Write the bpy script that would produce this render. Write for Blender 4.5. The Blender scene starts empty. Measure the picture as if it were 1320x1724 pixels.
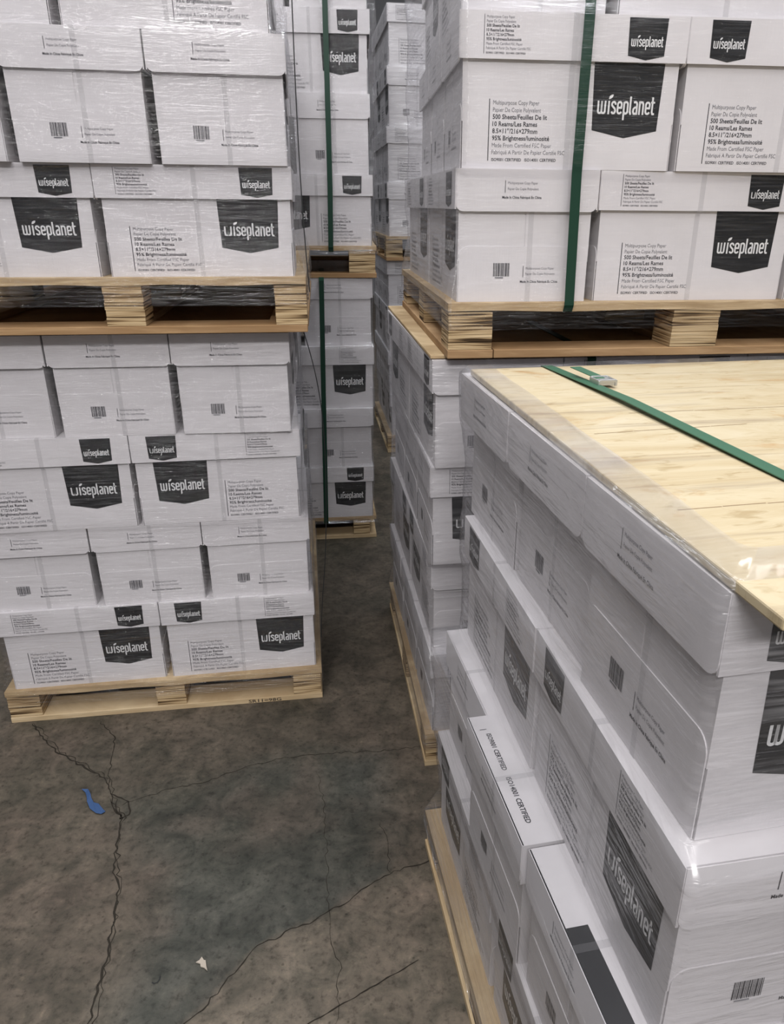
import bpy, bmesh, math, random
import numpy as np
from mathutils import Vector, Matrix
random.seed(7)
PI = math.pi
scene = bpy.context.scene
COL = scene.collection

# ------------------------------------------------------------------ camera
FPX = 1289.05
cam_data = bpy.data.cameras.new('camera')
cam_data.sensor_fit = 'HORIZONTAL'
cam_data.sensor_width = 36.0
cam_data.lens = FPX / 1320.0 * 36.0
cam_data.shift_x = -(723.73 - 660.0) / 1724.0 * (1724.0 / 1320.0)
cam_data.shift_y = (896.45 - 862.0) / 1320.0
cam_data.clip_start = 0.02
cam = bpy.data.objects.new('camera', cam_data)
COL.objects.link(cam)
PITCH, ROLL = 0.40351, 0.00909
cam.matrix_world = Matrix.Translation((0, 0, 1.43852)) @ Matrix.Rotation(PI / 2 - PITCH, 4, 'X') @ Matrix.Rotation(ROLL, 4, 'Z')
scene.camera = cam

# ------------------------------------------------------------------ light
scene.view_settings.view_transform = 'Standard'
scene.view_settings.look = 'None'
scene.view_settings.gamma = 1.0
scene.view_settings.use_curve_mapping = False
scene.view_settings.exposure = -0.22
scene.cycles.transparent_max_bounces = 24
scene.cycles.max_bounces = 8
world = bpy.data.worlds.new('world')
scene.world = world
world.use_nodes = True
world.node_tree.nodes['Background'].inputs[0].default_value = (0.93, 0.95, 1.0, 1)
world.node_tree.nodes['Background'].inputs[1].default_value = 0.36


def lamp(name, loc, sx, sy, power, rot=(0, 0, 0), col=(1.0, 0.97, 0.96)):
    d = bpy.data.lights.new(name, 'AREA')
    d.shape = 'RECTANGLE'
    d.size = sx
    d.size_y = sy
    d.energy = power
    d.color = col
    o = bpy.data.objects.new(name, d)
    o.location = loc
    o.rotation_euler = rot
    COL.objects.link(o)
    return o


lamp('ceiling_lamp', (-0.9, -0.6, 5.2), 0.5, 5.0, 125)
lamp('ceiling_lamp', (1.9, -1.2, 5.2), 0.5, 5.0, 125)
lamp('ceiling_lamp', (-1.5, 4.6, 5.6), 0.5, 4.0, 130, col=(0.93, 0.96, 1.0))
lamp('ceiling_lamp', (1.2, 2.6, 5.6), 0.5, 3.0, 120, col=(0.93, 0.96, 1.0))
lamp('ceiling_lamp', (-0.1, -3.4, 4.2), 2.8, 0.4, 215, (math.radians(38), 0, 0))


# ------------------------------------------------------------------ materials
def new_mat(name):
    m = bpy.data.materials.new(name)
    m.use_nodes = True
    nt = m.node_tree
    b = nt.nodes['Principled BSDF']
    return m, nt, b


def ramp(nt, stops):
    r = nt.nodes.new('ShaderNodeValToRGB')
    e = r.color_ramp.elements
    while len(e) < len(stops):
        e.new(0.5)
    for i, (p, c) in enumerate(stops):
        e[i].position = p
        e[i].color = (c[0], c[1], c[2], 1)
    return r


def noise(nt, vec, scale, detail=3.0, rough=0.55, dist=0.0):
    n = nt.nodes.new('ShaderNodeTexNoise')
    n.inputs['Scale'].default_value = scale
    n.inputs['Detail'].default_value = detail
    n.inputs['Roughness'].default_value = rough
    n.inputs['Distortion'].default_value = dist
    if vec is not None:
        nt.links.new(vec, n.inputs['Vector'])
    return n


def mapping(nt, kind='Object', scale=(1, 1, 1), loc=(0, 0, 0)):
    tc = nt.nodes.new('ShaderNodeTexCoord')
    mp = nt.nodes.new('ShaderNodeMapping')
    mp.inputs['Scale'].default_value = scale
    mp.inputs['Location'].default_value = loc
    nt.links.new(tc.outputs[kind], mp.inputs['Vector'])
    return mp.outputs['Vector']


def simple(name, col, rough=0.5, spec=0.5, metal=0.0):
    m, nt, b = new_mat(name)
    b.inputs['Base Color'].default_value = (*col, 1)
    b.inputs['Roughness'].default_value = rough
    b.inputs['Metallic'].default_value = metal
    b.inputs['Specular IOR Level'].default_value = spec
    return m


def card_mat():
    m, nt, b = new_mat('white_cardboard')
    v = mapping(nt, 'Object', (1, 1, 1))
    n = noise(nt, v, 9, 4)
    r = ramp(nt, [(0.3, (0.61, 0.59, 0.598)), (0.7, (0.66, 0.64, 0.65))])
    nt.links.new(n.outputs['Fac'], r.inputs[0])
    nt.links.new(r.outputs[0], b.inputs['Base Color'])
    b.inputs['Roughness'].default_value = 0.55
    b.inputs['Specular IOR Level'].default_value = 0.3
    v2 = mapping(nt, 'Object', (260, 260, 25))
    n2 = noise(nt, v2, 1, 2)
    bp = nt.nodes.new('ShaderNodeBump')
    bp.inputs['Strength'].default_value = 0.12
    bp.inputs['Distance'].default_value = 0.001
    nt.links.new(n2.outputs['Fac'], bp.inputs['Height'])
    nt.links.new(bp.outputs[0], b.inputs['Normal'])
    return m


def wood_mat(name, c1, c2, axis_scale, grain=1.0, rough=0.7):
    m, nt, b = new_mat(name)
    v = mapping(nt, 'Object', axis_scale)
    n = noise(nt, v, 1.0, 6, 0.65, 0.8)
    r = ramp(nt, [(0.28, c1), (0.5, tuple(0.5 * (x + y) for x, y in zip(c1, c2))), (0.62, c2), (0.8, tuple(min(1, x * 1.12) for x in c2))])
    nt.links.new(n.outputs['Fac'], r.inputs[0])
    n3 = noise(nt, mapping(nt, 'Object', (5, 5, 5)), 1, 3)
    mx = nt.nodes.new('ShaderNodeMix')
    mx.data_type = 'RGBA'
    mx.blend_type = 'MULTIPLY'
    r3 = ramp(nt, [(0.35, (0.82, 0.78, 0.70)), (0.6, (1, 1, 1))])
    nt.links.new(n3.outputs['Fac'], r3.inputs[0])
    mx.inputs[0].default_value = 0.7
    nt.links.new(r.outputs[0], mx.inputs[6])
    nt.links.new(r3.outputs[0], mx.inputs[7])
    nt.links.new(mx.outputs[2], b.inputs['Base Color'])
    b.inputs['Roughness'].default_value = rough
    b.inputs['Specular IOR Level'].default_value = 0.25
    bp = nt.nodes.new('ShaderNodeBump')
    bp.inputs['Strength'].default_value = 0.25 * grain
    bp.inputs['Distance'].default_value = 0.002
    nt.links.new(n.outputs['Fac'], bp.inputs['Height'])
    nt.links.new(bp.outputs[0], b.inputs['Normal'])
    return m


def laminate_mat():
    # plies of a plywood block: level stripes that wander a little
    m, nt, b = new_mat('laminated_block_wood')
    v = mapping(nt, 'Object', (5, 5, 190))
    n = noise(nt, v, 1.0, 2, 0.5, 0.15)
    r = ramp(nt, [(0.38, (0.05, 0.03, 0.014)), (0.445, (0.26, 0.17, 0.085)), (0.50, (0.46, 0.33, 0.18)), (0.66, (0.60, 0.46, 0.28))])
    nt.links.new(n.outputs['Fac'], r.inputs[0])
    nt.links.new(r.outputs[0], b.inputs['Base Color'])
    b.inputs['Roughness'].default_value = 0.8
    b.inputs['Specular IOR Level'].default_value = 0.2
    bp = nt.nodes.new('ShaderNodeBump')
    bp.inputs['Strength'].default_value = 0.8
    bp.inputs['Distance'].default_value = 0.004
    nt.links.new(n.outputs['Fac'], bp.inputs['Height'])
    nt.links.new(bp.outputs[0], b.inputs['Normal'])
    return m


def sheet_mat():
    # pale plywood face veneer: wandering grain, rusty blotches, grey smears
    m, nt, b = new_mat('pale_plywood')

    def layer(prev, fac, col=None, f=1.0, mult=False, colsock=None):
        mx = nt.nodes.new('ShaderNodeMix')
        mx.data_type = 'RGBA'
        if mult:
            mx.blend_type = 'MULTIPLY'
            mx.inputs[0].default_value = f
            nt.links.new(colsock, mx.inputs[7])
        else:
            nt.links.new(fac, mx.inputs[0])
            mx.inputs[7].default_value = (*col, 1)
        nt.links.new(prev, mx.inputs[6])
        return mx.outputs[2]
    n = noise(nt, mapping(nt, 'Object', (2.6, 10, 8)), 1.0, 8, 0.7, 1.8)
    r = ramp(nt, [(0.28, (0.38, 0.285, 0.16)), (0.42, (0.49, 0.40, 0.25)), (0.58, (0.545, 0.465, 0.315)), (0.8, (0.58, 0.51, 0.38))])
    nt.links.new(n.outputs['Fac'], r.inputs[0])
    c = r.outputs[0]
    n2 = noise(nt, mapping(nt, 'Object', (5.5, 11, 4), (3.4, 1.7, 0)), 1.0, 5, 0.7, 1.2)
    r2 = ramp(nt, [(0.57, (0, 0, 0)), (0.70, (.85, .85, .85))])
    nt.links.new(n2.outputs['Fac'], r2.inputs[0])
    c = layer(c, r2.outputs[0], (0.44, 0.29, 0.14))
    n3 = noise(nt, mapping(nt, 'Object', (1.6, 24, 4), (0.4, 0.2, 0)), 1.0, 4, 0.65, 0.5)
    r3 = ramp(nt, [(0.55, (1, 1, 1)), (0.68, (0.66, 0.63, 0.64))])
    nt.links.new(n3.outputs['Fac'], r3.inputs[0])
    c = layer(c, None, None, 0.9, True, r3.outputs[0])
    n4 = noise(nt, mapping(nt, 'Object', (16, 50, 4)), 1.0, 4, 0.6, 0.6)
    r4 = ramp(nt, [(0.32, (0.74, 0.68, 0.58)), (0.42, (1, 1, 1))])
    nt.links.new(n4.outputs['Fac'], r4.inputs[0])
    c = layer(c, None, None, 0.8, True, r4.outputs[0])
    nt.links.new(c, b.inputs['Base Color'])
    b.inputs['Roughness'].default_value = 0.6
    b.inputs['Specular IOR Level'].default_value = 0.25
    bp = nt.nodes.new('ShaderNodeBump')
    bp.inputs['Strength'].default_value = 0.15
    bp.inputs['Distance'].default_value = 0.002
    nt.links.new(n.outputs['Fac'], bp.inputs['Height'])
    nt.links.new(bp.outputs[0], b.inputs['Normal'])
    return m


def film_mat(name, haze_lo, haze_hi, gloss_rough=0.16, streak=150.0, bump=0.55, tint=(0.97, 0.97, 0.98), hcol=(0.80, 0.80, 0.83), refl=0.75, hf=5.0):
    m, nt, b = new_mat(name)
    nt.nodes.remove(b)
    out = nt.nodes['Material Output']
    L = nt.links.new
    tc = nt.nodes.new('ShaderNodeTexCoord')

    def mp(scale, loc=(0, 0, 0), rot=0.0):
        q = nt.nodes.new('ShaderNodeMapping')
        q.inputs['Scale'].default_value = scale
        q.inputs['Location'].default_value = loc
        q.inputs['Rotation'].default_value = (0, 0, rot)
        L(tc.outputs['UV'], q.inputs['Vector'])
        return q.outputs['Vector']
    fine = noise(nt, mp((hf, streak, 1), rot=0.02), 1.0, 3, 0.6, 0.25)
    wide = noise(nt, mp((7, 34, 1), (3, 1, 0), -0.06), 1.0, 3, 0.55, 0.9)
    mask = noise(nt, mp((4.5, 6.5, 1), (9, 4, 0)), 1.0, 2, 0.5)
    add = nt.nodes.new('ShaderNodeMath')
    add.operation = 'MULTIPLY_ADD'
    L(wide.outputs['Fac'], add.inputs[0])
    add.inputs[1].default_value = 2.2
    L(fine.outputs['Fac'], add.inputs[2])
    bp = nt.nodes.new('ShaderNodeBump')
    bp.inputs['Strength'].default_value = bump
    bp.inputs['Distance'].default_value = 0.006
    L(add.outputs[0], bp.inputs['Height'])
    # haze: milky film where it is layered
    r = ramp(nt, [(0.48, (haze_lo,) * 3), (0.62, (haze_hi,) * 3), (0.78, (min(1, haze_hi * 2.0),) * 3)])
    L(fine.outputs['Fac'], r.inputs[0])
    rm = ramp(nt, [(0.35, (0.45,) * 3), (0.65, (1.0,) * 3)])
    L(mask.outputs['Fac'], rm.inputs[0])
    mul = nt.nodes.new('ShaderNodeMath')
    mul.operation = 'MULTIPLY'
    L(r.outputs[0], mul.inputs[0])
    L(rm.outputs[0], mul.inputs[1])
    tr = nt.nodes.new('ShaderNodeBsdfTransparent')
    tr.inputs[0].default_value = (*tint, 1)
    df = nt.nodes.new('ShaderNodeBsdfDiffuse')
    df.inputs[0].default_value = (*hcol, 1)
    m1 = nt.nodes.new('ShaderNodeMixShader')
    L(mul.outputs[0], m1.inputs[0])
    L(tr.outputs[0], m1.inputs[1])
    L(df.outputs[0], m1.inputs[2])
    fr = nt.nodes.new('ShaderNodeFresnel')
    fr.inputs['IOR'].default_value = 1.5
    L(bp.outputs[0], fr.inputs['Normal'])
    fm = nt.nodes.new('ShaderNodeMath')
    fm.operation = 'MULTIPLY'
    L(fr.outputs[0], fm.inputs[0])
    fm.inputs[1].default_value = refl
    cap = nt.nodes.new('ShaderNodeMath')
    cap.operation = 'MINIMUM'
    L(fm.outputs[0], cap.inputs[0])
    cap.inputs[1].default_value = refl * 0.28
    gl = nt.nodes.new('ShaderNodeBsdfGlossy')
    gl.inputs['Roughness'].default_value = gloss_rough
    gl.inputs[0].default_value = (0.95, 0.95, 0.95, 1)
    L(bp.outputs[0], gl.inputs['Normal'])
    m2 = nt.nodes.new('ShaderNodeMixShader')
    L(cap.outputs[0], m2.inputs[0])
    L(m1.outputs[0], m2.inputs[1])
    L(gl.outputs[0], m2.inputs[2])
    L(m2.outputs[0], out.inputs[0])
    return m


M_CARD = card_mat()
M_BLACK = simple('black_ink', (0.012, 0.0125, 0.014), 0.45, 0.25)
M_TEXT = simple('dark_print', (0.015, 0.015, 0.022), 0.5, 0.3)
M_GREY = simple('thin_grey_print', (0.13, 0.13, 0.145), 0.5)
M_WHITE = simple('white_print', (0.68, 0.68, 0.68), 0.5)
M_SEAM = simple('box_seam_shadow_gap', (0.30, 0.28, 0.28), 0.8)
M_TAPE = simple('grey_clear_tape', (0.56, 0.55, 0.57), 0.30)
M_DECK = wood_mat('deck_plywood', (0.34, 0.23, 0.12), (0.60, 0.46, 0.28), (6, 6, 90))
M_BOARD = wood_mat('pine_board', (0.26, 0.15, 0.07), (0.46, 0.30, 0.16), (3, 3, 40))
M_BOARDL = wood_mat('pale_pine_board', (0.42, 0.30, 0.17), (0.64, 0.51, 0.33), (3, 3, 30))
M_BLOCK = laminate_mat()
M_SHEET = sheet_mat()
M_JOINT = simple('veneer_joint', (0.30, 0.21, 0.12), 0.8)
M_STRAP = simple('green_strap_plastic', (0.006, 0.038, 0.022), 0.45, 0.3)
M_STRAPL = simple('green_strap_plastic_worn', (0.03, 0.115, 0.062), 0.5)
M_METAL = simple('buckle_metal', (0.55, 0.56, 0.56), 0.35, 0.5, 0.9)
M_CORD = simple('black_cord', (0.012, 0.013, 0.014), 0.5)
M_BLUE = simple('blue_tape', (0.03, 0.075, 0.19), 0.6)
M_LEAF = simple('dry_scrap', (0.42, 0.37, 0.31), 0.8)
M_FILM_L = film_mat('stretch_film_front', 0.0, 0.055, 0.10, 170, 1.0, refl=0.75, hf=10.0)
M_FILM_R = film_mat('stretch_film_fine', 0.0, 0.03, 0.14, 210, 0.6, refl=0.4, hf=9.0)
M_FILM_R0 = film_mat('stretch_film_hazy', 0.08, 0.26, 0.20, 90, 0.60, hcol=(0.56, 0.55, 0.57), refl=0.9)


# ------------------------------------------------------------------ mesh helpers
class MB:
    def __init__(self):
        self.v, self.f, self.m = [], [], []

    def box(self, x0, x1, y0, y1, z0, z1, mi=0):
        b = len(self.v)
        self.v += [(x, y, z) for z in (z0, z1) for y in (y0, y1) for x in (x0, x1)]
        for q in ((0, 2, 3, 1), (4, 5, 7, 6), (0, 1, 5, 4), (2, 6, 7, 3), (0, 4, 6, 2), (1, 3, 7, 5)):
            self.f.append(tuple(b + i for i in q))
            self.m.append(mi)

    def poly(self, pts, mi=0):
        b = len(self.v)
        self.v += [tuple(p) for p in pts]
        self.f.append(tuple(range(b, b + len(pts))))
        self.m.append(mi)

    def prism(self, pts2, fr, t0, t1, mi=0):
        """2D outline (s,t) placed by frame fr(s,t,n) and given thickness from n=t0 to n=t1"""
        b = len(self.v)
        n = len(pts2)
        for d in (t0, t1):
            self.v += [tuple(fr(s, t, d)) for s, t in pts2]
        self.f.append(tuple(b + i for i in range(n))[::-1])
        self.m.append(mi)
        self.f.append(tuple(b + n + i for i in range(n)))
        self.m.append(mi)
        for i in range(n):
            j = (i + 1) % n
            self.f.append((b + i, b + j, b + n + j, b + n + i))
            self.m.append(mi)

    def flat(self, geo, fr, off, mi):
        """stamp a flat print geometry (verts2, faces) with frame fr"""
        b = len(self.v)
        vs, fs = geo
        self.v += [tuple(fr(s, t, off)) for s, t in vs]
        for q in fs:
            self.f.append(tuple(b + i for i in q))
            self.m.append(mi)

    def mesh(self, name, mats, bevel=0.0):
        me = bpy.data.meshes.new(name)
        me.from_pydata(self.v, [], self.f)
        for m in mats:
            me.materials.append(m)
        me.polygons.foreach_set('material_index', self.m)
        me.update()
        return me

    def obj(self, name, mats, parent=None, loc=(0, 0, 0), rz=0.0, bevel=0.0):
        o = bpy.data.objects.new(name, self.mesh(name, mats))
        o.location = loc
        o.rotation_euler = (0, 0, rz)
        COL.objects.link(o)
        if parent:
            o.parent = parent
        if bevel:
            md = o.modifiers.new('bevel', 'BEVEL')
            md.width = bevel
            md.segments = 2
            md.limit_method = 'ANGLE'
            md.angle_limit = math.radians(50)
        return o


def tag(o, label=None, cat=None, group=None, kind=None):
    if label:
        o['label'] = label
    if cat:
        o['category'] = cat
    if group:
        o['group'] = group
    if kind:
        o['kind'] = kind
    return o


def empty(name, loc=(0, 0, 0), rz=0.0):
    o = bpy.data.objects.new(name, None)
    o.empty_display_size = 0.05
    o.location = loc
    o.rotation_euler = (0, 0, rz)
    COL.objects.link(o)
    return o


# ------------------------------------------------------------------ lettering
def text_geo(s, width=None, height=0.01, bold=0.0):
    """flat geometry of a text line, x right from 0, y up, scaled to a width"""
    cu = bpy.data.curves.new('lettering', 'FONT')
    cu.body = s
    cu.size = 1.0
    cu.resolution_u = 2
    cu.offset = bold
    ob = bpy.data.objects.new('lettering', cu)
    me = bpy.data.meshes.new_from_object(ob)
    vs = np.array([v.co[:2] for v in me.vertices])
    fs = [tuple(p.vertices) for p in me.polygons]
    bpy.data.objects.remove(ob)
    bpy.data.curves.remove(cu)
    bpy.data.meshes.remove(me)
    x0, x1 = vs[:, 0].min(), vs[:, 0].max()
    k = height / 0.72
    vs[:, 0] -= x0
    sx = (width / (x1 - x0)) if width else k
    return [(float(a * sx), float(b * k)) for a, b in vs], fs


def stroke(path, w, closed=False):
    """quads along a 2D path with mitred joints"""
    P = [Vector(p) for p in path]
    n = len(P)
    L, R = [], []
    for i in range(n):
        if closed:
            a, c = P[i - 1], P[(i + 1) % n]
        else:
            a, c = P[max(i - 1, 0)], P[min(i + 1, n - 1)]
        d1 = (P[i] - a)
        d2 = (c - P[i])
        if d1.length < 1e-9:
            d1 = d2
        if d2.length < 1e-9:
            d2 = d1
        d1, d2 = d1.normalized(), d2.normalized()
        t = (d1 + d2).normalized()
        nn = Vector((-t.y, t.x))
        k = min(1.6, 1.0 / max(0.3, nn.dot(Vector((-d1.y, d1.x)))))
        L.append(P[i] + nn * w / 2 * k)
        R.append(P[i] - nn * w / 2 * k)
    vs = [tuple(p) for p in L] + [tuple(p) for p in R]
    fs = []
    for i in range(n if closed else n - 1):
        j = (i + 1) % n
        fs.append((i, n + i, n + j, j))
    return vs, fs


def arc(cx, cy, rx, ry, a0, a1, n=8):
    return [(cx + rx * math.cos(math.radians(a0 + (a1 - a0) * i / n)), cy + ry * math.sin(math.radians(a0 + (a1 - a0) * i / n))) for i in range(n + 1)]


def wordmark():
    """the rounded condensed word on the dark badge; x-height 1"""
    VS, FS = [], []

    def put(geo, ox):
        b = len(VS)
        VS.extend((x + ox, y) for x, y in geo[0])
        FS.extend(tuple(b + i for i in f) for f in geo[1])
    w = 0.155
    h = w / 2
    r = 0.13
    x = 0.0
    # w
    put(stroke([(h, 1), (h + .01, .25)] + arc(h + .01 + .15, .20, .15, .125, 180, 360, 6) + [(h + .315, .98)], w), x)
    put(stroke([(h + .315, .98), (h + .32, .25)] + arc(h + .32 + .15, .20, .15, .125, 180, 360, 6) + [(h + .63, 1)], w), x)
    x += 0.95
    # i with a leaf
    put(stroke([(h, 0), (h, 1)], w), x)
    leaf = [(0.02, 1.12), (0.10, 1.36), (0.30, 1.47), (0.44, 1.46), (0.38, 1.28), (0.22, 1.16)]
    put((leaf, [tuple(range(6))]), x)
    x += 0.25
    # s
    put(stroke([(.42, .72)] + arc(.26, .76, .16, .165, 10, 180, 6) + [(.12, .66), (.24, .54), (.38, .42), (.42, .28)] + arc(.26, .24, .16, .165, 0, -170, 6), w), x)
    x += 0.55
    # e
    put(stroke([(.10, .50), (.40, .50), (.42, .70)] + arc(.25, .76, .17, .165, 0, 180, 6) + [(.08, .25)] + arc(.25, .24, .17, .165, 180, 350, 6), w), x)
    x += 0.56
    # p
    put(stroke([(h, -.42), (h, .95)], w), x)
    put(stroke([(h, .80)] + arc(.24, .78, .17, .15, 120, 0, 5) + [(.41, .25)] + arc(.24, .22, .17, .15, 0, -120, 5) + [(h, .2)], w), x)
    x += 0.56
    # l
    put(stroke([(h, 1.35), (h, .18), (h + .05, .06), (h + .13, .06)], w), x)
    x += 0.28
    # a
    put(stroke([(.10, .90), (.22, .94)] + arc(.26, .78, .14, .16, 80, 0, 4) + [(.40, 0)], w), x)
    put(stroke([(.40, .56), (.22, .54), (.10, .42), (.08, .22), (.14, .08), (.28, .07), (.40, .16)], w), x)
    x += 0.56
    # n
    put(stroke([(h, 0), (h, 1)], w), x)
    put(stroke([(h, .78)] + arc(.24, .78, .16, .16, 140, 0, 5) + [(.40, 0)], w), x)
    x += 0.56
    # e
    put(stroke([(.10, .50), (.40, .50), (.42, .70)] + arc(.25, .76, .17, .165, 0, 180, 6) + [(.08, .25)] + arc(.25, .24, .17, .165, 180, 350, 6), w), x)
    x += 0.52
    # t
    put(stroke([(.14, 1.32), (.14, .20), (.20, .07), (.36, .07)], w), x)
    put(stroke([(.0, .93), (.36, .93)], w * 0.9), x)
    x += 0.38
    return [(a / x, b / x) for a, b in VS], FS


WORD = wordmark()
WH = 1 / 4.99
SIDE_LINES = [("Multipurpose Copy Paper", .092, 0, .0076), ("Papier De Copie Polyvalent", .096, 0, .0076),
              ("500 Sheets/Feuilles De lit", .109, 1, .0082), ("10 Reams/Les Rames", .090, 1, .0082),
              ("8.5\u00d711\u2033/216\u00d7279mm", .091, 1, .0082), ("95% Brightness/luminosit\u00e9", .116, 1, .0082),
              ("Made From Certified FSC Paper", .121, 0, .0076), ("Fabriqu\u00e9 A Partir De Papier Certifi\u00e9 FSC", .149, 0, .0076),
              ("ISO9001 CERTIFIED   ISO14001 CERTIFIED", .132, 2, .0054)]
SIDE_GEO = [text_geo(s, w, h, (0.0, 0.016, 0.014)[b]) for s, w, b, h in SIDE_LINES]
END_GEO = [text_geo("Multipurpose Copy Paper", .062, .0050), text_geo("Papier De Copie Polyvalent", .064, .0050),
           text_geo("Made In China Fabriqu\u00e9 En China", .082, .0050, .02)]
ISO_GEO = text_geo("ISO9001 CERTIFIED     ISO14001 CERTIFIED", .21, .0085, .02)


def shift(geo, dx, dy, k=1.0):
    return [(x * k + dx, y * k + dy) for x, y in geo[0]], geo[1]


def rect(x0, y0, x1, y1):
    return [(x0, y0), (x1, y0), (x1, y1), (x0, y1)], [(0, 1, 2, 3)]


def badge(mb, fr, x0, ytop, w, hs, hp):
    mb.flat(([(x0, ytop), (x0 + .03 * w, ytop - hs), (x0 + w / 2, ytop - hp), (x0 + .97 * w, ytop - hs), (x0 + w, ytop)], [(0, 1, 2, 3, 4)]), fr, .0004, 1)
    ww = w * .83
    mb.flat(shift(WORD, x0 + w * .085, ytop - hs * .755, ww), fr, .0007, 4)


def text_block(mb, fr, x0, ytop, k=1.0):
    """bar and nine lines; ytop is the top of the bar"""
    mb.flat(rect(x0, ytop - .106 * k, x0 + .0016 * k, ytop), fr, .0004, 2)
    for i, g in enumerate(SIDE_GEO):
        kind = SIDE_LINES[i][2]
        mb.flat(shift(g, x0 + .008 * k, ytop - (.0095 + .0121 * i) * k, k), fr, .0004, 3 if kind == 0 else 2)


def end_block(mb, fr, x0, y0):
    mb.flat(rect(x0, y0 - .014, x0 + .0012, y0 + .009), fr, .0004, 2)
    mb.flat(shift(END_GEO[0], x0 + .006, y0 + .002), fr, .0004, 3)
    mb.flat(shift(END_GEO[1], x0 + .006, y0 - .009), fr, .0004, 3)
    mb.flat(shift(END_GEO[2], x0 - .005, y0 - .025), fr, .0004, 2)


# ------------------------------------------------------------------ cartons
A, E = 0.450, 0.3035          # pitch of a carton along its length and its width
H0 = 0.260                    # layer height the meshes are drawn for
BL, BW, BH = 0.426, 0.281, 0.2525
LL, LW, LH = 0.4455, 0.3000, 0.076
CARD_MATS = [M_CARD, M_BLACK, M_TEXT, M_GREY, M_WHITE, M_TAPE]


def face_frames(l, w, ztop):
    """four frames; s runs to the viewer's right, t up, n outwards"""
    return {
        'front': lambda s, t, n: (s, -w / 2 - n, ztop + t),
        'back': lambda s, t, n: (-s, w / 2 + n, ztop + t),
        'right': lambda s, t, n: (l / 2 + n, s, ztop + t),
        'left': lambda s, t, n: (-l / 2 - n, -s, ztop + t)}


def body_mesh(var):
    mb = MB()
    mb.box(-BL / 2, BL / 2, -BW / 2, BW / 2, 0, BH)
    ftop = H0 - LH                      # where the lid ends
    fr = face_frames(BL, BW, ftop)
    for k in ('front', 'back'):
        f = fr[k]
        if var == 'N':
            pass
        elif var == 'A':
            text_block(mb, f, -BL / 2 + .052, -.064)
            badge(mb, f, -BL / 2 + .257, 0.0, .142, .114, .127)
        else:
            badge(mb, f, -BL / 2 + .044, 0.0, .142, .114, .127)
            text_block(mb, f, -BL / 2 + .228, -.064)
    for k in ('left', 'right'):
        f = fr[k]
        hw = BW / 2
        z0 = -ftop
        top = -ftop + .112
        # two inner flaps that meet in the middle
        mb.prism([(-hw, top - .03), (-.0016, top - .03), (-.0016, .03), (-hw, .03)], f, 0, .0016)
        mb.prism([(.0016, top - .03), (hw, top - .03), (hw, .03), (.0016, .03)], f, 0, .0016)
        # outer flap with rounded upper corners
        r = .02
        pts = [(-hw + .002, z0), (hw - .002, z0)] + [(hw - .002 - r + r * math.cos(a), top - r + r * math.sin(a)) for a in np.linspace(0, PI / 2, 7)] \
            + [(-hw + .002 + r + r * math.cos(a), top - r + r * math.sin(a)) for a in np.linspace(PI / 2, PI, 7)]
        mb.prism(pts, f, .0016, .0030)
        g = lambda s, t, n, f=f: f(s, t, n + .0030)
        end_block(mb, g, 0.0, top - .048)
        x = -.064
        for i, wd in enumerate([2, 1, 1, 2, 1, 3, 1, 1, 2, 2, 1, 1, 3, 1, 2, 1]):
            mb.flat(rect(x, top - .060, x + .00085 * wd, top - .033), g, .0004, 2)
            x += .00085 * wd + .0009
        mb.flat(rect(-.060, top - .064, -.042, top - .0615), g, .0004, 3)
    return mb.mesh('body', CARD_MATS)


def lid_mesh(var, extra=None):
    mb = MB()
    th = .003
    z1, z0 = H0 - .0005, H0 - LH
    mb.box(-LL / 2, LL / 2, -LW / 2, LW / 2, z1 - th, z1)
    # long skirts, then end skirts with rounded lower corners lapped over them
    mb.box(-LL / 2, LL / 2, -LW / 2, -LW / 2 + th, z0, z1 - th)
    mb.box(-LL / 2, LL / 2, LW / 2 - th, LW / 2, z0, z1 - th)
    fr = face_frames(LL, LW, z1)
    hw = LW / 2 - .001
    r = .016
    for k in ('left', 'right'):
        f = fr[k]
        t0 = -(z1 - z0) - .004
        pts = [(-hw, 0), (-hw, t0 + r)] + [(-hw + r - r * math.cos(a), t0 + r - r * math.sin(a)) for a in np.linspace(0.2, PI / 2, 6)] \
            + [(hw - r + r * math.sin(a), t0 + r - r * math.cos(a)) for a in np.linspace(0, PI / 2 - .2, 6)] + [(hw, t0 + r), (hw, 0)]
        mb.prism(pts, f, -.002, .0012)
        g = lambda s, t, n, f=f: f(s, t, n + .0012)
        end_block(mb, g, -.048, -.030)
    for k in ('front', 'back'):
        f = fr[k]
        if var == 'A':
            text_block(mb, f, -LL / 2 + .046, -.006, .58)
            badge(mb, f, -LL / 2 + .326, -.004, .077, .061, .068)
        else:
            badge(mb, f, -LL / 2 + .042, -.004, .077, .061, .068)
            text_block(mb, f, -LL / 2 + .30, -.006, .58)
    if extra:
        for sg in (1, -1):
            ft = lambda s, t, n, sg=sg: (sg * (LL / 2 - .001 - t), sg * s, z1 + n)
            if extra == 'iso':
                mb.flat(shift(ISO_GEO, -.100, .018), ft, .0004, 2)
                mb.flat(rect(-.113, .010, -.1115, .022), ft, .0004, 2)
            else:
                mb.flat(rect(-.018, 0, .125, .030), ft, .0004, 1)
    return mb.mesh('lid', CARD_MATS)


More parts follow.
